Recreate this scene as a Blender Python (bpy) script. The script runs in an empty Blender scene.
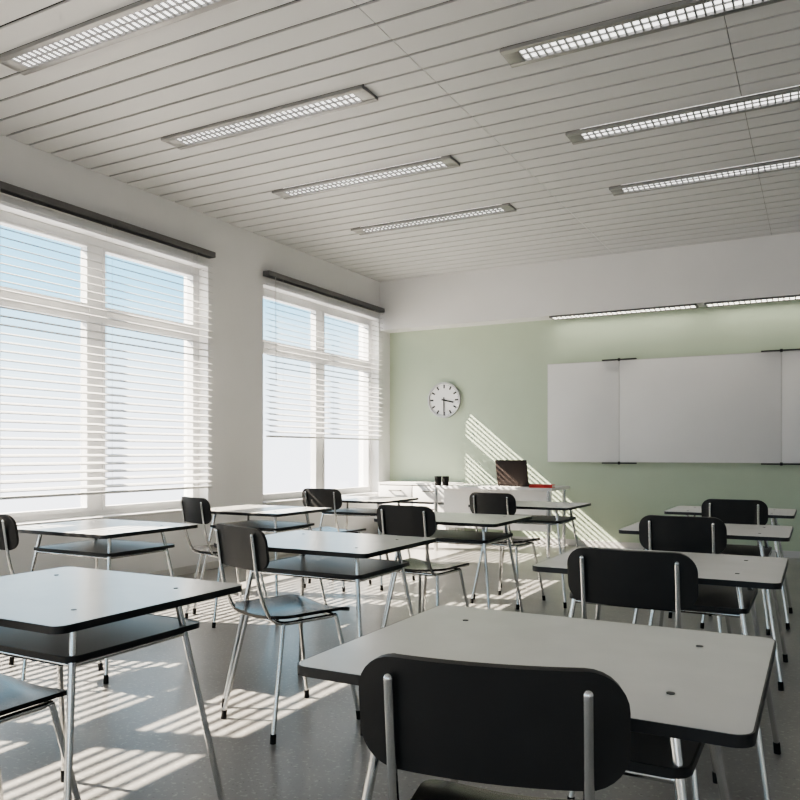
import bpy, bmesh, math, random
from mathutils import Vector, Matrix
random.seed(4)
PI = math.pi
R = math.radians
COL = bpy.context.scene.collection
bpy.context.scene.view_settings.look = 'AgX - Medium High Contrast'

# ------------------------------------------------------------------ materials
def mat(name, col, rough=0.5, metal=0.0, var=0.06, scale=6.0, bump=0.0, bscale=80.0, coat=0.0, spec=0.5):
    m = bpy.data.materials.new(name); m.use_nodes = True
    nt = m.node_tree; b = nt.nodes['Principled BSDF']
    b.inputs['Roughness'].default_value = rough
    b.inputs['Metallic'].default_value = metal
    b.inputs['Specular IOR Level'].default_value = spec
    b.inputs['Coat Weight'].default_value = coat
    tc = nt.nodes.new('ShaderNodeTexCoord')
    n = nt.nodes.new('ShaderNodeTexNoise'); n.inputs['Scale'].default_value = scale; n.inputs['Detail'].default_value = 4
    r = nt.nodes.new('ShaderNodeValToRGB')
    r.color_ramp.elements[0].position = 0.3; r.color_ramp.elements[1].position = 0.7
    r.color_ramp.elements[0].color = (*[max(0, c*(1-var)) for c in col], 1)
    r.color_ramp.elements[1].color = (*[min(1, c*(1+var)) for c in col], 1)
    nt.links.new(tc.outputs['Object'], n.inputs['Vector'])
    nt.links.new(n.outputs['Fac'], r.inputs['Fac'])
    nt.links.new(r.outputs['Color'], b.inputs['Base Color'])
    if bump > 0:
        n2 = nt.nodes.new('ShaderNodeTexNoise'); n2.inputs['Scale'].default_value = bscale
        bp = nt.nodes.new('ShaderNodeBump'); bp.inputs['Strength'].default_value = bump; bp.inputs['Distance'].default_value = 0.01
        nt.links.new(tc.outputs['Object'], n2.inputs['Vector'])
        nt.links.new(n2.outputs['Fac'], bp.inputs['Height'])
        nt.links.new(bp.outputs['Normal'], b.inputs['Normal'])
    return m

def emit_mat(name, col, strength):
    m = mat(name, (0.9, 0.9, 0.9), 0.5)
    b = m.node_tree.nodes['Principled BSDF']
    b.inputs['Emission Color'].default_value = (*col, 1)
    b.inputs['Emission Strength'].default_value = strength
    return m

def floor_mat():
    m = mat('polished_concrete', (0.250, 0.243, 0.234), 0.30, 0, 0.11, 2.4)
    nt = m.node_tree; b = nt.nodes['Principled BSDF']
    tc = [n for n in nt.nodes if n.type == 'TEX_COORD'][0]
    base = [n for n in nt.nodes if n.type == 'VALTORGB'][0]
    def speck(scale, p0, p1, col, prev, k=1.0):
        v = nt.nodes.new('ShaderNodeTexNoise'); v.inputs['Scale'].default_value = scale; v.inputs['Detail'].default_value = 3
        r2 = nt.nodes.new('ShaderNodeValToRGB')
        r2.color_ramp.elements[0].position = p0; r2.color_ramp.elements[0].color = (0, 0, 0, 1)
        r2.color_ramp.elements[1].position = p1; r2.color_ramp.elements[1].color = (k, k, k, 1)
        mx = nt.nodes.new('ShaderNodeMixRGB'); mx.inputs['Color2'].default_value = col
        nt.links.new(tc.outputs['Object'], v.inputs['Vector'])
        nt.links.new(v.outputs['Fac'], r2.inputs['Fac'])
        nt.links.new(r2.outputs['Color'], mx.inputs['Fac'])
        nt.links.new(prev, mx.inputs['Color1'])
        return mx.outputs['Color']
    c = speck(60, 0.58, 0.68, (0.42, 0.41, 0.39, 1), base.outputs['Color'], 0.75)
    c = speck(90, 0.64, 0.71, (0.10, 0.098, 0.095, 1), c, 0.75)
    nt.links.new(c, b.inputs['Base Color'])
    n3 = nt.nodes.new('ShaderNodeTexNoise'); n3.inputs['Scale'].default_value = 9
    mr = nt.nodes.new('ShaderNodeMapRange'); mr.inputs['To Min'].default_value = 0.27; mr.inputs['To Max'].default_value = 0.33
    nt.links.new(tc.outputs['Object'], n3.inputs['Vector'])
    nt.links.new(n3.outputs['Fac'], mr.inputs['Value'])
    nt.links.new(mr.outputs['Result'], b.inputs['Roughness'])
    return m

def glass_mat():
    m = bpy.data.materials.new('window_glass'); m.use_nodes = True
    nt = m.node_tree; nt.nodes.remove(nt.nodes['Principled BSDF'])
    out = nt.nodes['Material Output']
    t = nt.nodes.new('ShaderNodeBsdfTransparent'); t.inputs['Color'].default_value = (0.97, 0.98, 0.99, 1)
    g = nt.nodes.new('ShaderNodeBsdfGlossy'); g.inputs['Roughness'].default_value = 0.02
    mx = nt.nodes.new('ShaderNodeMixShader'); mx.inputs[0].default_value = 0.03
    nt.links.new(t.outputs[0], mx.inputs[1]); nt.links.new(g.outputs[0], mx.inputs[2])
    nt.links.new(mx.outputs[0], out.inputs['Surface'])
    return m

M = dict(
    floor=floor_mat(),
    white=mat('white_wall_paint', (0.79, 0.791, 0.793), 0.7, 0, 0.02, 2.0, 0.05, 150),
    green=mat('pale_green_wall_paint', (0.50, 0.58, 0.455), 0.6, 0, 0.03, 2.0, 0.05, 150),
    ceil=mat('ceiling_plank_paint', (0.62, 0.627, 0.637), 0.5, 0, 0.015, 1.5),
    dark=mat('dark_gap', (0.008, 0.008, 0.008), 0.8),
    frame=mat('white_window_frame', (0.66, 0.66, 0.66), 0.4, 0, 0.02),
    glass=glass_mat(),
    slat=mat('blind_slat_white', (0.68, 0.68, 0.675), 0.45, 0, 0.02),
    rail=mat('dark_grey_rail', (0.13, 0.13, 0.132), 0.4, 0.3, 0.05),
    alu=mat('brushed_aluminium', (0.48, 0.48, 0.48), 0.4, 0.6, 0.05, 20),
    lframe=mat('grey_light_frame', (0.30, 0.299, 0.297), 0.35, 0.6, 0.05, 20),
    wframe=mat('dark_grey_housing', (0.15, 0.15, 0.15), 0.4, 0.5, 0.05, 20),
    louver=mat('louver_metal', (0.24, 0.24, 0.24), 0.4, 0.4, 0.03),
    glow=emit_mat('lamp_diffuser', (1.0, 0.98, 0.95), 2.3),
    glow2=emit_mat('wall_washer_diffuser', (1.0, 0.95, 0.82), 7.0),
    lam=mat('desk_laminate', (0.83, 0.815, 0.785), 0.22, 0, 0.03, 9.0),
    shelf=mat('shelf_laminate', (0.12, 0.116, 0.112), 0.4, 0, 0.05, 9.0, 0, 80, 0, 0.35),
    black=mat('black_edge_plastic', (0.014, 0.014, 0.015), 0.4, 0, 0.1),
    back=mat('black_moulded_backrest', (0.018, 0.0172, 0.017), 0.45, 0, 0.15, 12, 0.05, 300),
    seat=mat('dark_lacquered_plywood', (0.014, 0.0133, 0.013), 0.24, 0, 0.2, 5, 0.0, 80, 0.0, 0.35),
    chrome=mat('chrome_tube', (0.74, 0.74, 0.73), 0.17, 1.0, 0.03, 15),
    rubber=mat('black_rubber', (0.014, 0.014, 0.014), 0.8, 0, 0.06, 6, 0, 80, 0, 0.2),
    board=mat('whiteboard_enamel', (0.77, 0.765, 0.76), 0.45, 0, 0.015, 3),
    trim=mat('light_grey_trim', (0.62, 0.61, 0.60), 0.4, 0.2, 0.03),
    cface=mat('clock_face_white', (0.82, 0.82, 0.82), 0.4, 0, 0.01),
    cabinet=mat('white_cabinet_laminate', (0.76, 0.755, 0.75), 0.35, 0, 0.02),
    laptop=mat('dark_laptop_shell', (0.026, 0.018, 0.016), 0.6, 0.0, 0.08, 6, 0, 80, 0, 0.2),
    screen=mat('laptop_screen', (0.01, 0.01, 0.012), 0.15),
    red=mat('red_book_cover', (0.55, 0.03, 0.025), 0.45, 0, 0.08),
    paper=mat('book_paper', (0.75, 0.73, 0.68), 0.8, 0, 0.06, 60),
)

# ------------------------------------------------------------------ mesh helpers
def link(o, parent=None):
    COL.objects.link(o)
    if parent: o.parent = parent
    return o

def obj(name, bm, m, parent=None, smooth=True):
    bmesh.ops.recalc_face_normals(bm, faces=bm.faces)
    me = bpy.data.meshes.new(name); bm.to_mesh(me); bm.free()
    me.materials.append(m)
    if smooth:
        for p in me.polygons: p.use_smooth = True
        me.set_sharp_from_angle(angle=R(38))
    return link(bpy.data.objects.new(name, me), parent)

def thing(name, label, cat, loc=(0, 0, 0), rz=0, group=None):
    o = link(bpy.data.objects.new(name, None)); o.location = loc; o.rotation_euler = (0, 0, rz)
    o.empty_display_size = 0.1
    o['label'] = label; o['category'] = cat
    if group: o['group'] = group
    return o

def struct(o): o['kind'] = 'structure'; return o

def box(bm, x0, x1, y0, y1, z0, z1, bev=0.0):
    v = [bm.verts.new(p) for p in [(x0,y0,z0),(x1,y0,z0),(x1,y1,z0),(x0,y1,z0),(x0,y0,z1),(x1,y0,z1),(x1,y1,z1),(x0,y1,z1)]]
    fs = [bm.faces.new([v[i] for i in f]) for f in [(0,3,2,1),(4,5,6,7),(0,1,5,4),(1,2,6,5),(2,3,7,6),(3,0,4,7)]]
    if bev > 0:
        es = set(e for f in fs for e in f.edges)
        bmesh.ops.bevel(bm, geom=list(es), offset=bev, segments=2, profile=0.6, affect='EDGES')

def boxbm(*a, **k):
    bm = bmesh.new(); box(bm, *a, **k); return bm

def fillet(pts, r, n=6):
    pts = [Vector(p) for p in pts]; out = [pts[0]]
    for i in range(1, len(pts)-1):
        a, b, c = pts[i-1], pts[i], pts[i+1]
        rr = min(r, (a-b).length*0.45, (c-b).length*0.45)
        p = b+(a-b).normalized()*rr; q = b+(c-b).normalized()*rr
        for k in range(n+1):
            t = k/n; out.append(p*(1-t)**2 + b*2*t*(1-t) + q*t*t)
    out.append(pts[-1]); return out

def tube(bm, pts, r, seg=12, radii=None, closed=False):
    pts = [Vector(p) for p in pts]; n = len(pts)
    d = (pts[1]-pts[0]).normalized()
    up = Vector((0,0,1)) if abs(d.z) < 0.9 else Vector((1,0,0))
    u = d.cross(up).normalized(); rings = []
    for i, p in enumerate(pts):
        if closed: t = (pts[(i+1)%n]-p).normalized()+(p-pts[i-1]).normalized()
        elif i == 0: t = pts[1]-pts[0]
        elif i == n-1: t = pts[-1]-pts[-2]
        else: t = (pts[i+1]-pts[i]).normalized()+(pts[i]-pts[i-1]).normalized()
        t.normalize(); u = (u - t*u.dot(t)).normalized(); w = t.cross(u)
        rad = r if radii is None else radii[i]
        rings.append([bm.verts.new(p+(u*math.cos(2*PI*k/seg)+w*math.sin(2*PI*k/seg))*rad) for k in range(seg)])
    pairs = list(zip(rings, rings[1:]))
    if closed: pairs.append((rings[-1], rings[0]))
    for a, b in pairs:
        for k in range(seg):
            bm.faces.new([a[k], a[(k+1)%seg], b[(k+1)%seg], b[k]])
    if not closed:
        bm.faces.new(rings[0]); bm.faces.new(rings[-1])

def lathe(bm, prof, seg=28):
    rings = [[bm.verts.new((r*math.cos(2*PI*k/seg), r*math.sin(2*PI*k/seg), z)) for k in range(seg)] for r, z in prof]
    for a, b in zip(rings, rings[1:]):
        for k in range(seg): bm.faces.new([a[k], a[(k+1)%seg], b[(k+1)%seg], b[k]])
    bm.faces.new(rings[0]); bm.faces.new(rings[-1])

def loop_pts(hx, hy, z, r=0.03, cy=0.0):
    return [(x, y+cy, z) for x, y in rrect(2*hx, 2*hy, r, 5)]

def plate(bm, W, H, r, t, fn, nm=10, ny=8):
    k = 7
    e = [-W/2 + r*(1-math.cos(PI/2*i/k)) for i in range(k+1)]
    mid = [-W/2+r+(W-2*r)*i/nm for i in range(1, nm)]
    xs = e + mid + [-x for x in reversed(e)]
    def hh(x):
        d = abs(x)-(W/2-r)
        return H/2 if d <= 0 else H/2-r+math.sqrt(max(0, r*r-d*d))
    F, B = [], []
    for x in xs:
        fr, bk = [], []
        for j in range(ny+1):
            y = hh(x)*(2*j/ny-1); p, nn = fn(x, y)
            fr.append(bm.verts.new(p+nn*t/2)); bk.append(bm.verts.new(p-nn*t/2))
        F.append(fr); B.append(bk)
    n = len(xs)
    for i in range(n-1):
        for j in range(ny):
            bm.faces.new([F[i][j], F[i+1][j], F[i+1][j+1], F[i][j+1]])
            bm.faces.new([B[i][j], B[i][j+1], B[i+1][j+1], B[i+1][j]])
        bm.faces.new([F[i][0], B[i][0], B[i+1][0], F[i+1][0]])
        bm.faces.new([F[i][ny], F[i+1][ny], B[i+1][ny], B[i][ny]])
    for j in range(ny):
        bm.faces.new([F[0][j], F[0][j+1], B[0][j+1], B[0][j]])
        bm.faces.new([F[-1][j], B[-1][j], B[-1][j+1], F[-1][j+1]])

def rrect(W, D, r, n=6):
    out = []
    for cx, cy, a0 in ((W/2-r, D/2-r, 0), (-W/2+r, D/2-r, 90), (-W/2+r, -D/2+r, 180), (W/2-r, -D/2+r, 270)):
        for i in range(n+1):
            a = R(a0+90*i/n); out.append((cx+r*math.cos(a), cy+r*math.sin(a)))
    return out

def prism(bm, out, z0, z1, cx=0, cy=0):
    a = [bm.verts.new((x+cx, y+cy, z0)) for x, y in out]; b = [bm.verts.new((x+cx, y+cy, z1)) for x, y in out]
    n = len(out)
    bm.faces.new(list(reversed(a))); bm.faces.new(b)
    for i in range(n): bm.faces.new([a[i], a[(i+1)%n], b[(i+1)%n], b[i]])

def ring(bm, outer, inner, z0, z1, cx=0, cy=0):
    n = len(outer)
    L = [[bm.verts.new((x+cx, y+cy, z)) for x, y in o] for o, z in ((outer, z0), (outer, z1), (inner, z1), (inner, z0))]
    for q in range(4):
        a, b = L[q], L[(q+1)%4]
        for i in range(n): bm.faces.new([a[i], a[(i+1)%n], b[(i+1)%n], b[i]])

def disc_pts(r, n=32): return [(r*math.cos(2*PI*i/n), r*math.sin(2*PI*i/n)) for i in range(n)]

def dup(root, loc, rz, label):
    r = root.copy(); COL.objects.link(r); r.location = loc; r.rotation_euler = (0, 0, rz); r['label'] = label
    for ch in list(root.children):
        c = ch.copy(); COL.objects.link(c); c.parent = r
        for g in list(ch.children):
            d = g.copy(); COL.objects.link(d); d.parent = c
    return r

# ------------------------------------------------------------------ room dimensions
XL, XR, YB, YF = -4.98, 3.4, 8.97, -3.6
EYE = 1.08
HC = EYE+2.20
SOFY, SOFZ = 8.70, EYE+1.58
WT = 0.30
ZS, ZT = EYE-0.52, EYE+1.72                # window opening bottom / top
WCEN = [7.49, 4.32, 1.17, -1.99]; WW = 2.36

LX = [-3.22, -0.71]
LY = [2.83, 4.08, 5.33, 6.58]
LL, LW = 0.82, 0.098                       # half length / half width of a ceiling light
lights = [(0, 0), (0, 1), (0, 2), (0, 3), (1, 1), (1, 2), (1, 3)]

struct(obj('floor', boxbm(XL-WT, XR+0.2, YF-0.2, YB+0.2, -0.1, 0), M['floor'], smooth=False))
# ceiling : linear planks with shadow gaps, cross seams, cut-outs for the lights
bm = bmesh.new()
pitch = 1.25/7
seams = [XL, -2.00, -0.42, 1.16, XR]
k0 = -38
while True:
    yc = LY[0]+k0*pitch; k0 += 1
    if yc-pitch/2 > YB: break
    y0, y1 = max(yc-pitch/2+0.011, YF), min(yc+pitch/2-0.011, YB)
    if y1-y0 < 0.02: continue
    cuts = [(LX[c]-LL, LX[c]+LL) for c, r in lights if abs(LY[r]-yc) < 0.02]
    for a, b in zip(seams, seams[1:]):
        segs = [(a+0.002, b-0.002)]
        for c0, c1 in cuts:
            ns = []
            for s0, s1 in segs:
                if c1 <= s0 or c0 >= s1: ns.append((s0, s1))
                else:
                    if c0 > s0+0.002: ns.append((s0, c0))
                    if c1 < s1-0.002: ns.append((c1, s1))
            segs = ns
        for s0, s1 in segs: box(bm, s0, s1, y0, y1, HC, HC+0.012)
ce = struct(obj('ceiling', bm, M['ceil'], smooth=False))
ce.data.materials.append(M['dark'])
bm = bmesh.new(); bm.from_mesh(ce.data)
n0 = len(bm.faces); box(bm, XL-WT, XR+0.2, YF-0.2, YB+0.2, HC+0.035, HC+0.15)
bm.faces.ensure_lookup_table()
for f in bm.faces[n0:]: f.material_index = 1
bm.to_mesh(ce.data); bm.free()

# left wall with four openings
bm = bmesh.new()
X0, X1 = XL-WT, XL
box(bm, X0, X1, YF, YB+0.2, 0, ZS)
box(bm, X0, X1, YF, YB+0.2, ZT, HC+0.035)
ed = [YF]
for c in sorted(WCEN): ed += [c-WW/2, c+WW/2]
ed.append(YB+0.2)
for i in range(0, len(ed), 2): box(bm, X0, X1, ed[i], ed[i+1], ZS, ZT)
struct(obj('wall_left', bm, M['white'], smooth=False))
struct(obj('wall_back', boxbm(XL, XR, YB, YB+0.2, 0, HC+0.035), M['green'], smooth=False))
struct(obj('wall_right', boxbm(XR, XR+0.2, YF-0.2, YB+0.2, 0, HC+0.035), M['white'], smooth=False))
# wall behind the camera, with two unseen windows added to let in fill light
FILL_WCEN = [-2.5, 1.2]
bm = bmesh.new()
box(bm, XL-WT, XR, YF-0.2, YF, 0, ZS); box(bm, XL-WT, XR, YF-0.2, YF, ZT, HC+0.035)
ed = [XL-WT]
for c in FILL_WCEN: ed += [c-WW/2, c+WW/2]
ed.append(XR)
for i in range(0, len(ed), 2): box(bm, ed[i], ed[i+1], YF-0.2, YF, ZS, ZT)
struct(obj('wall_front', bm, M['white'], smooth=False))
struct(obj('trim_1', boxbm(XL, XR, SOFY, YB, SOFZ, HC), M['white'], smooth=False))
struct(obj('baseboard_back', boxbm(XL+0.015, XR, YB-0.015, YB, 0, 0.07, bev=0.003), M['trim'], smooth=False))
struct(obj('baseboard_left', boxbm(XL, XL+0.015, YF, YB, 0, 0.07, bev=0.003), M['trim'], smooth=False))

# windows
def make_window(i, loc, rz, depth):
    w = link(bpy.data.objects.new('window_%d' % i, None)); w.location = loc; w.rotation_euler.z = rz; struct(w)
    w.empty_display_size = 0.1
    bm = bmesh.new()
    fw, mw, tz = 0.06, 0.06, EYE+1.11-ZS
    h = ZT-ZS; L = WW/2
    box(bm, -0.04, 0.04, -L, -L+fw, 0, h); box(bm, -0.04, 0.04, L-fw, L, 0, h)
    box(bm, -0.04, 0.04, -L+fw, L-fw, 0, fw); box(bm, -0.04, 0.04, -L+fw, L-fw, h-fw, h)
    box(bm, -0.045, 0.045, -mw, mw, fw, h-fw)
    for s in (-1, 1):
        a, b = (-L+fw, -mw) if s < 0 else (mw, L-fw)
        box(bm, -0.04, 0.04, a, b, tz-0.04, tz+0.04)
    obj('window_frame', bm, M['frame'], w, smooth=False)
    for s in (-1, 1):
        a, b = (-L+fw, -mw) if s < 0 else (mw, L-fw)
        for z0, z1 in ((fw, tz-0.04), (tz+0.04, h-fw)):
            bm = bmesh.new(); q = 0.03
            box(bm, -0.025, 0.05, a, a+q, z0, z1); box(bm, -0.025, 0.05, b-q, b, z0, z1)
            box(bm, -0.025, 0.05, a+q, b-q, z0, z0+q); box(bm, -0.025, 0.05, a+q, b-q, z1-q, z1)
            sh = obj('sash', bm, M['frame'], w, smooth=False)
            obj('pane', boxbm(-0.004, 0.004, a+q, b-q, z0+q, z1-q), M['glass'], sh, smooth=False)
    obj('window_sill', boxbm(0.04, depth, -L+0.002, L-0.002, 0, 0.02, bev=0.004), M['frame'], w, smooth=False)
for i, c in enumerate(WCEN): make_window(i+1, (XL-0.15, c, ZS), 0, 0.19)
for i, c in enumerate(FILL_WCEN): make_window(i+5, (c, YF-0.10, ZS), R(90), 0.12)  # extra windows out of view, added only to brighten the room

# blinds
def make_blind(c, zb, label):
    zt = EYE+1.825
    t = thing('window_blind', label, 'blind', (XL, c, zt), 0, 'slatted blinds along the window wall')
    hw = 1.18
    obj('head_rail', boxbm(0.002, 0.085, -hw-0.01, hw+0.01, -0.026, 0.026, bev=0.006), M['rail'], t)
    bm = bmesh.new(); sp, wd, th = 0.060, 0.058, 0.005
    z = -0.045; zs = []
    while z > zb-zt+0.05:
        zs.append(z); z -= sp
    ta = R(18)
    for z in zs:
        sec = []
        for k in range(5):
            s = (k/4-0.5)*wd; cz = 0.003*(1-(2*k/4-1)**2)
            sec.append((0.046 + s*math.cos(ta)+cz*math.sin(ta), z - s*math.sin(ta)+cz*math.cos(ta)))
        full = [(x, zz+th/2) for x, zz in sec] + [(x, zz-th/2) for x, zz in reversed(sec)]
        A = [bm.verts.new((x, -hw+0.016, zz)) for x, zz in full]; B = [bm.verts.new((x, hw-0.016, zz)) for x, zz in full]
        n = len(full)
        bm.faces.new(A); bm.faces.new(list(reversed(B)))
        for k in range(n): bm.faces.new([A[k], B[k], B[(k+1)%n], A[(k+1)%n]])
    obj('slats', bm, M['slat'], t)
    zb_ = zs[-1]-0.05
    obj('bottom_rail', boxbm(0.025, 0.07, -hw+0.016, hw-0.016, zb_-0.010, zb_+0.010, bev=0.004), M['slat'], t)
    for yy in (-0.95, 0.0, 0.95):
        for xx in (0.014, 0.079):
            bm = bmesh.new()
            tube(bm, [(xx, yy, -0.026), (xx, yy, zb_)], 0.0012, 6)
            obj('ladder_cord', bm, M['slat'], t)
    bm = bmesh.new(); tube(bm, [(0.082, -hw+0.10, -0.024), (0.088, -hw+0.10, -1.1)], 0.003, 8)
    obj('tilt_wand', bm, M['trim'], t)
make_blind(WCEN[0], EYE+0.16, 'white slatted blind half raised over the far window beside the green wall')
make_blind(WCEN[1], EYE-0.36, 'white slatted blind lowered almost to the sill on the nearer visible window')
make_blind(WCEN[2], EYE-0.36, 'white slatted blind nearest the camera, beyond the left edge, striping the floor with shade')

# ceiling lights
def make_light():
    t = thing('ceiling_light', '', 'ceiling light', (0, 0, HC), 0, 'recessed strip lights in the plank ceiling')
    L, W, zb = LL, LW, -0.022
    bm = bmesh.new()
    fw = 0.037
    for s in (-1, 1):
        box(bm, -L, L, s*W-(fw if s > 0 else 0), s*W+(fw if s < 0 else 0), zb, 0.0, bev=0.003)
        box(bm, s*L-(0.09 if s > 0 else 0), s*L+(0.09 if s < 0 else 0), -W+fw, W-fw, zb+0.004, 0.0, bev=0.002)
    obj('frame', bm, M['lframe'], t)
    obj('diffuser', boxbm(-L+0.09, L-0.09, -W+fw, W-fw, -0.005, 0.018), M['glow'], t, smooth=False)
    bm = bmesh.new()
    n = 34; a, b = -L+0.09, L-0.09
    for i in range(n+1):
        x = a+(b-a)*i/n; box(bm, x-0.0045, x+0.0045, -W+fw, W-fw, -0.018, -0.007)
    box(bm, a, b, -0.003, 0.003, -0.016, -0.007)
    obj('louver', bm, M['louver'], t, smooth=False)
    return t
labs = ['strip ceiling light in the window-side row, nearest, at the top left corner',
        'strip ceiling light in the window-side row, second from the camera',
        'strip ceiling light in the window-side row, third from the camera',
        'strip ceiling light in the window-side row, farthest, closest to the green wall',
        'strip ceiling light in the right-hand row, nearest, at the top edge',
        'strip ceiling light in the right-hand row, middle of its three',
        'strip ceiling light in the right-hand row, farthest, closest to the whiteboard']
first = make_light()
for k, (ci, ri) in enumerate(lights):
    loc = (LX[ci], LY[ri], HC)
    if k == 0: first.location = loc; first['label'] = labs[k]
    else: dup(first, loc, 0, labs[k])

# wall-washer lights under the soffit
def washer():
    t = thing('wall_washer_light', '', 'light', (0, 0, SOFZ), 0, 'strip lights under the bulkhead above the whiteboard')
    L, W, fw = 0.80, 0.10, 0.026
    bm = bmesh.new()
    for s in (-1, 1):
        box(bm, -L, L, s*W-(fw if s > 0 else 0), s*W+(fw if s < 0 else 0), -0.020, 0, bev=0.002)
        box(bm, s*L-(0.02 if s > 0 else 0), s*L+(0.02 if s < 0 else 0), -W+fw, W-fw, -0.020, 0)
    obj('housing', bm, M['wframe'], t)
    obj('diffuser', boxbm(-L+0.02, L-0.02, -W+fw, W-fw, -0.010, -0.002), M['glow2'], t, smooth=False)
    bm = bmesh.new()
    for i in range(1, 30):
        x = -L+0.02+(2*L-0.04)*i/30; box(bm, x-0.006, x+0.006, -W+fw, W-fw, -0.017, -0.011)
    box(bm, -L+0.02, L-0.02, -0.004, 0.004, -0.017, -0.011)
    obj('louver', bm, M['louver'], t, smooth=False)
    return t
w1 = washer(); w1.location = (-1.94, 8.81, SOFZ); w1['label'] = 'strip light under the white bulkhead, fully visible above the left of the whiteboard'
dup(w1, (-0.26, 8.81, SOFZ), 0, 'strip light under the white bulkhead, cut off by the right edge')

# ------------------------------------------------------------------ whiteboard
t = thing('whiteboard', 'wide white folding board with side wings on the green wall', 'whiteboard', (-1.16, YB, EYE-0.10))
H = 1.14
def panel(name, x0, x1, y0, y1, z0, z1):
    p = obj(name, boxbm(x0, x1, y0, y1, z0, z1, bev=0.002), M['board'], t)
    bm = bmesh.new(); e = 0.006
    box(bm, x0-e, x0, y0-0.001, y1, z0-e, z1+e); box(bm, x1, x1+e, y0-0.001, y1, z0-e, z1+e)
    box(bm, x0, x1, y0-0.001, y1, z0-e, z0); box(bm, x0, x1, y0-0.001, y1, z1, z1+e)
    obj('edge_trim', bm, M['trim'], p, smooth=False)
panel('center_panel', -0.815, 0.815, -0.075, -0.05, 0, H)
panel('wing_panel', -1.65, -0.8285, -0.075, -0.05, 0, H)
panel('wing_panel', 0.8285, 1.65, -0.075, -0.05, 0, H)
for s in (-1, 1):
    for z, up in ((H+0.007, 1), (-0.007, -1)):
        bm = bmesh.new()
        box(bm, s*0.822-0.19, s*0.822+0.19, -0.10, -0.045, min(z, z+up*0.014), max(z, z+up*0.014), bev=0.003)
        tube(bm, [(s*0.822, -0.085, z-up*0.01), (s*0.822, -0.085, z+up*0.022)], 0.013, 10)
        obj('hinge_bracket', bm, M['black'], t)
for x in (-1.2, -0.5, 0.5, 1.2):
    for z in (0.12, H-0.12):
        obj('wall_mount', boxbm(x-0.03, x+0.03, -0.05, 0, z-0.03, z+0.03), M['alu'], t, smooth=False)

# ------------------------------------------------------------------ clock
t = thing('wall_clock', 'round white wall clock with black hour marks on the green wall', 'clock', (-4.18, YB, EYE+0.67))
RC = 0.225
def flat(bm):   # lay an xy shape against the wall (facing -y)
    bmesh.ops.rotate(bm, verts=bm.verts, cent=(0, 0, 0), matrix=Matrix.Rotation(R(90), 3, 'X'))
    return bm
bm = bmesh.new(); ring(bm, disc_pts(RC, 48), disc_pts(RC-0.018, 48), 0, 0.045); obj('rim', flat(bm), M['alu'], t)
bm = bmesh.new(); prism(bm, disc_pts(RC-0.018, 48), 0, 0.028); obj('dial', flat(bm), M['cface'], t)
bm = bmesh.new()
for k in range(60):
    big = k % 5 == 0; a = 2*PI*k/60
    l, w = (0.048, 0.020) if big else (0.012, 0.003)
    b2 = bmesh.new(); box(b2, -w/2, w/2, RC-0.028-l, RC-0.028, 0.028, 0.0295)
    bmesh.ops.rotate(b2, verts=b2.verts, cent=(0, 0, 0), matrix=Matrix.Rotation(-a, 3, 'Z'))
    me = bpy.data.meshes.new('tmp'); b2.to_mesh(me); b2.free(); bm.from_mesh(me); bpy.data.meshes.remove(me)
obj('hour_marks', flat(bm), M['black'], t, smooth=False)
def hand(name, ang, ln, w, z):
    b2 = bmesh.new(); box(b2, -w/2, w/2, -0.035, ln, z, z+0.003)
    bmesh.ops.rotate(b2, verts=b2.verts, cent=(0, 0, 0), matrix=Matrix.Rotation(-ang, 3, 'Z'))
    obj(name, flat(b2), M['black'], t, smooth=False)
hand('hour_hand', R(103), 0.135, 0.020, 0.031); hand('minute_hand', R(180), 0.165, 0.015, 0.035)
bm = bmesh.new(); prism(bm, disc_pts(0.014, 20), 0.028, 0.042); obj('hub', flat(bm), M['black'], t)

# ------------------------------------------------------------------ student desk
DW, DD, DH = 0.76, 0.635, EYE-0.38
def make_desk():
    t = thing('student_desk', '', 'desk', (0, 0, 0), 0, 'student desks in rows')
    th = 0.017; z1 = DH; z0 = DH-th
    bm = bmesh.new(); prism(bm, rrect(DW-0.006, DD-0.006, 0.027), z0, z1); obj('table_top', bm, M['lam'], t)
    bm = bmesh.new(); ring(bm, rrect(DW, DD, 0.03), rrect(DW-0.0062, DD-0.0062, 0.027), z0-0.001, z1-0.0005); obj('edge_band', bm, M['black'], t)
    sw, sd, sy = DW-0.20, 0.45, 0.02; sz = DH-0.105
    bm = bmesh.new(); prism(bm, rrect(sw, sd, 0.03), sz-0.013, sz, 0, sy); sh = obj('shelf', bm, M['shelf'], t)
    bm = bmesh.new(); ring(bm, rrect(sw+0.008, sd+0.008, 0.034), rrect(sw, sd, 0.03), sz-0.014, sz+0.001, 0, sy); obj('shelf_edge', bm, M['black'], sh)
    for sx in (-1, 1):
        for s in (-1, 1):
            top = Vector((sx*0.25, s*0.17, z0)); foot = Vector((sx*0.345, s*0.275, 0.02))
            bm = bmesh.new(); tube(bm, [top, foot], 0.0092, 12); lg = obj('leg', bm, M['chrome'], t)
            d = (foot-top).normalized()
            bm = bmesh.new(); tube(bm, [foot-d*0.02, (foot.x, foot.y, 0.0)], 0.0115, 12); obj('rubber_foot', bm, M['rubber'], lg)
            bm = bmesh.new(); prism(bm, disc_pts(0.0068, 16), z1, z1+0.0012, sx*0.25, s*0.17); obj('bolt_cap', bm, M['black'], t)
    bm = bmesh.new(); zz = sz-0.023
    f = (z0-zz)/(z0-0.02)
    tube(bm, loop_pts(0.25+0.095*f, 0.17+0.105*f, zz, 0.012), 0.007, 10, closed=True)
    obj('under_frame', bm, M['chrome'], t)
    return t
DX = [-3.37, -1.90, -0.456]; DY = [1.455, 2.83, 4.21, 5.59]
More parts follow.
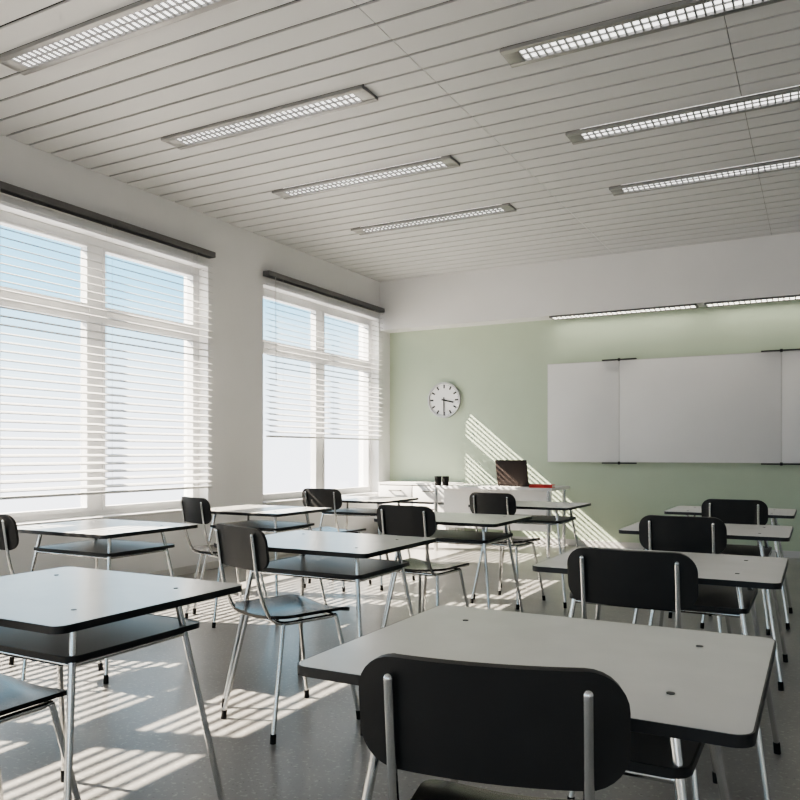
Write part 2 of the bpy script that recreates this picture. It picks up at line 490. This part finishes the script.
desks = [(2, 0, 0, 'white-topped student desk at the bottom right, nearest to the camera of all'),
         (2, 1, -0.02, 'white-topped student desk directly behind the nearest right-hand one, second in the right column'),
         (2, 2, -0.04, 'white-topped student desk in the right column, third from the camera'),
         (2, 3, -0.055, 'white-topped student desk in the right column, farthest, under the whiteboard'),
         (1, 0, 0.06, 'white-topped student desk at the left edge, largest on the left, cut off by the frame'),
         (1, 1, 0.02, 'white-topped student desk in the middle column with the turned chair at its corner'),
         (1, 2, 0, 'white-topped student desk in the middle column, third from the camera'),
         (1, 3, 0, 'white-topped student desk in the middle column, farthest, in front of the laptop table'),
         (0, 1, 0.085, 'sunlit student desk in the window column, nearest of its three, under the wide blind'),
         (0, 2, 0.03, 'sunlit student desk in the window column, middle of its three'),
         (0, 3, 0, 'student desk in the window column, farthest, under the half-raised blind')]
first = make_desk()
for k, (c, r, dx, lab) in enumerate(desks):
    loc = (DX[c]+dx, DY[r], 0)
    if k == 0: first.location = loc; first['label'] = lab
    else: dup(first, loc, 0, lab)

# ------------------------------------------------------------------ chair
BY = -0.255
def make_chair():
    t = thing('school_chair', '', 'chair', (0, 0, 0), 0, 'school chairs at the student desks')
    W, H = 0.366, 0.164; zc = EYE-0.360; tilt = R(8)
    def fb(x, y):
        c = 0.8*x*x
        yy = BY + c - y*math.sin(tilt); zz = zc + y*math.cos(tilt)
        n = Vector((1.6*x, -1, -math.sin(tilt))).normalized()
        return Vector((x, yy, zz)), n
    bm = bmesh.new(); plate(bm, W, H, 0.055, 0.013, fb, 12, 8); obj('backrest', bm, M['back'], t)
    def fs(x, y):
        z = 0.455 - 0.012*math.cos(x/0.19*PI/2)*1.0 + 0.006*(abs(x)/0.19)**2
        if y > 0.10: z -= 0.9*(y-0.10)**2*2
        if y < -0.12: z += 1.2*(y+0.12)**2
        return Vector((x, y, z)), Vector((0, 0.15 if y > 0.12 else 0, 1)).normalized()
    bm = bmesh.new(); plate(bm, 0.375, 0.385, 0.075, 0.012, fs, 10, 12); obj('seat', bm, M['seat'], t)
    for s in (-1, 1):
        ru = 0.0075
        x = s*0.133; yb = BY + 0.8*x*x - 0.0152
        def yat(z): return yb - (z-zc)*math.tan(tilt)
        zt = zc+0.052
        pts = [(x*0.95, 0.13, 0.424), (x, -0.175, 0.424), (x, yat(0.56), 0.56), (x, yat(zt), zt)]
        bm = bmesh.new(); tube(bm, fillet(pts, 0.09, 8), ru, 14)
        up = obj('back_upright', bm, M['chrome'], t)
        bm = bmesh.new()
        hs = [-0.001] + [ru*math.sin(a*PI/12) for a in range(0, 6)] + [ru*0.995]
        rs = [ru*0.999] + [ru*math.cos(a*PI/12) for a in range(0, 6)] + [ru*0.08]
        tube(bm, [(x, yat(zt+h), zt+h) for h in hs], ru, 14, radii=rs)
        obj('upright_cap', bm, M['chrome'], up)
        for f in (-1, 1):
            top = Vector((s*0.132, f*0.125, 0.424)); foot = Vector((s*0.185, -0.205 if f < 0 else 0.205, 0.02))
            bm = bmesh.new(); tube(bm, [top, foot], 0.0088, 12); lg = obj('leg', bm, M['chrome'], t)
            d = (foot-top).normalized()
            bm = bmesh.new(); tube(bm, [foot-d*0.015, (foot.x, foot.y, 0)], 0.0112, 12); obj('rubber_foot', bm, M['rubber'], lg)
    bm = bmesh.new(); tube(bm, loop_pts(0.132, 0.125, 0.424, 0.03), 0.008, 10, closed=True)
    obj('seat_frame', bm, M['chrome'], t)
    return t
chairs = [(-0.390, 0.965, 12, 'black school chair in the foreground, its backrest largest, at the nearest desk'),
          (-0.480, 2.276, 0, 'black school chair in the right column, second from the camera'),
          (-0.535, 3.61, 0, 'black school chair in the right column, third from the camera'),
          (-0.448, 5.05, 0, 'black school chair in the right column, farthest, below the whiteboard'),
          (-1.90, 0.98, 0, 'school chair at the bottom left corner, only its seat and legs in view'),
          (-1.975, 2.335, -20, 'school chair turned rightward in the middle column, glossy seat and legs clear on sunlit floor'),
          (-1.945, 3.65, -5, 'black school chair in the middle column, third from the camera'),
          (-2.02, 5.09, -8, 'black school chair in the middle column, farthest, in front of the laptop table'),
          (-3.37, 2.26, -5, 'school chair at the far left edge, half cut off beside the window desk'),
          (-3.48, 3.70, -20, 'school chair in the window column turned sideways, between the two windows'),
          (-3.44, 5.07, 0, 'black school chair in the window column, farthest, below the half-raised blind')]
first = make_chair()
for k, (x, yb, rz, lab) in enumerate(chairs):
    a = R(rz); o = Vector((x, yb, 0)) - Matrix.Rotation(a, 3, 'Z') @ Vector((0, BY, 0))
    if k == 0: first.location = o; first.rotation_euler.z = a; first['label'] = lab
    else: dup(first, o, a, lab)

# ------------------------------------------------------------------ teacher's desk, cabinet and small things
TH = EYE-0.36
t = thing('teacher_desk', 'long white teacher table against the green wall carrying the laptop', 'desk', (-3.09, 8.05, 0))
obj('table_top', boxbm(-0.69, 0.69, -0.33, 0.33, TH-0.03, TH, bev=0.004), M['cabinet'], t)
obj('modesty_panel', boxbm(-0.62, 0.62, -0.12, -0.10, 0.25, TH-0.03, bev=0.002), M['cabinet'], t)
for sx in (-1, 1):
    for s in (-1, 1):
        bm = bmesh.new(); tube(bm, [(sx*0.64, s*0.28, TH-0.03), (sx*0.64, s*0.28, 0.0)], 0.02, 12); obj('leg', bm, M['chrome'], t)
# cabinet with two columns of drawers
t = thing('low_cabinet', 'low white cabinet with drawers in the corner beneath the clock', 'cabinet', (-4.36, 8.66, 0))
bm = bmesh.new()
box(bm, -0.48, 0.48, -0.24, 0.24, TH-0.03, TH-0.005); box(bm, -0.48, 0.48, -0.24, 0.24, 0, 0.05)
for x in (-0.48, 0.46): box(bm, x, x+0.02, -0.24, 0.24, 0.05, TH-0.03)
box(bm, -0.46, 0.46, 0.22, 0.24, 0.05, TH-0.03)
obj('body', bm, M['cabinet'], t, smooth=False)
for xa, xb in ((-0.455, -0.01), (0.01, 0.455)):
    for z in (0.06, 0.275, 0.49):
        d = obj('drawer', boxbm(xa, xb, -0.255, 0.2, z, z+0.187, bev=0.003), M['cabinet'], t)
        xm = (xa+xb)/2
        bm = bmesh.new(); tube(bm, fillet([(xm-0.08, -0.255, z+0.13), (xm-0.08, -0.285, z+0.13), (xm+0.08, -0.285, z+0.13), (xm+0.08, -0.255, z+0.13)], 0.015), 0.008, 8)
        obj('handle', bm, M['rail'], d)
def cup():
    t = thing('pen_cup', '', 'cup', (0, 0, 0), 0, 'small black cups on the teacher table')
    bm = bmesh.new()
    lathe(bm, [(0.030, 0.0), (0.034, 0.004), (0.039, 0.090), (0.041, 0.100), (0.037, 0.100), (0.035, 0.090), (0.030, 0.01)])
    obj('body', bm, M['rubber'], t)
    bm = bmesh.new(); ring(bm, disc_pts(0.0415, 28), disc_pts(0.0365, 28), 0.098, 0.103); obj('rim', bm, M['black'], t)
    return t
c0 = cup(); c0.location = (-3.72, 7.80, TH); c0['label'] = 'small black cup at the left end of the white teacher table, left of the pair'
dup(c0, (-3.62, 7.78, TH), 0, 'small black cup on the white teacher table, right of the pair, nearer the laptop')
# laptop
t = thing('laptop', 'dark open laptop on the white table beside a red book', 'laptop', (-2.91, 8.0, TH), R(-14))
obj('base', boxbm(-0.20, 0.20, -0.01, 0.26, 0.0, 0.022, bev=0.004), M['laptop'], t)
bm = bmesh.new()
for i in range(14):
    for j in range(5): box(bm, -0.18+i*0.026, -0.18+i*0.026+0.021, 0.03+j*0.024, 0.03+j*0.024+0.019, 0.022, 0.025)
obj('keyboard', bm, M['black'], t, smooth=False)
bm = boxbm(-0.20, 0.20, -0.007, 0.007, 0.0, 0.27, bev=0.004); b2 = boxbm(-0.185, 0.185, 0.007, 0.009, 0.015, 0.255)
for b in (bm, b2):
    bmesh.ops.rotate(b, verts=b.verts, cent=(0, 0, 0), matrix=Matrix.Rotation(R(10), 3, 'X'))
    bmesh.ops.translate(b, verts=b.verts, vec=(0, -0.012, 0.018))
ld = obj('lid', bm, M['laptop'], t); obj('screen', b2, M['screen'], ld, smooth=False)
# red book
t = thing('red_book', 'red book lying on the white table right of the laptop', 'book', (-2.535, 7.83, TH), R(6))
bm = bmesh.new()
box(bm, -0.12, 0.12, -0.08, 0.08, 0, 0.004); box(bm, -0.12, 0.12, -0.08, 0.08, 0.028, 0.032); box(bm, -0.12, 0.12, -0.083, -0.079, 0, 0.032)
obj('cover', bm, M['red'], t, smooth=False)
obj('pages', boxbm(-0.114, 0.114, -0.079, 0.074, 0.004, 0.028), M['paper'], t, smooth=False)

# ------------------------------------------------------------------ light
w = bpy.data.worlds.new('sky'); bpy.context.scene.world = w; w.use_nodes = True
nt = w.node_tree; bg = nt.nodes['Background']
tc = nt.nodes.new('ShaderNodeTexCoord'); sx = nt.nodes.new('ShaderNodeSeparateXYZ')
mr = nt.nodes.new('ShaderNodeMapRange'); mr.inputs['From Min'].default_value = -1; mr.inputs['From Max'].default_value = 1
cr = nt.nodes.new('ShaderNodeValToRGB'); e = cr.color_ramp.elements
e[0].position = 0.0; e[0].color = (0.88, 0.87, 0.86, 1)
e[1].position = 1.0; e[1].color = (0.85, 0.85, 0.86, 1)
for p, c in ((0.44, (0.90, 0.89, 0.89, 1)), (0.485, (0.86, 0.86, 0.91, 1)), (0.505, (0.84, 0.86, 0.91, 1)), (0.545, (0.68, 0.80, 0.87, 1)), (0.595, (0.25, 0.53, 0.70, 1)), (0.64, (0.25, 0.53, 0.71, 1)), (0.67, (0.78, 0.82, 0.86, 1))):
    x = e.new(p); x.color = c
nt.links.new(tc.outputs['Generated'], sx.inputs[0]); nt.links.new(sx.outputs['Z'], mr.inputs['Value'])
nt.links.new(mr.outputs['Result'], cr.inputs['Fac']); nt.links.new(cr.outputs['Color'], bg.inputs['Color'])
bg.inputs['Strength'].default_value = 3.5

sl = bpy.data.lights.new('sun', 'SUN'); sl.energy = 50; sl.angle = R(0.42); sl.color = (1.0, 0.87, 0.70)
so = link(bpy.data.objects.new('sun', sl)); so.location = (-12, 2, 10)
so.rotation_euler = Vector((1, 1/3.05, -0.83)).to_track_quat('-Z', 'Y').to_euler()
def portal(loc, rot):
    al = bpy.data.lights.new('window_portal', 'AREA'); al.shape = 'RECTANGLE'; al.size = ZT-ZS; al.size_y = WW
    al.cycles.is_portal = True
    ao = link(bpy.data.objects.new('window_portal', al)); ao.location = loc; ao.rotation_euler = rot
for c in WCEN: portal((XL-WT-0.01, c, (ZS+ZT)/2), (0, R(-90), 0))
for c in FILL_WCEN: portal((c, YF-0.21, (ZS+ZT)/2), (0, R(-90), R(90)))

# ------------------------------------------------------------------ camera
cd = bpy.data.cameras.new('camera'); cam = link(bpy.data.objects.new('camera', cd))
cam.location = (0, 0, EYE); cam.rotation_euler = (R(90), 0, R(28.3))
cd.lens = 35; cd.sensor_width = 36; cd.shift_y = 53/800; cd.clip_start = 0.02
bpy.context.scene.camera = cam
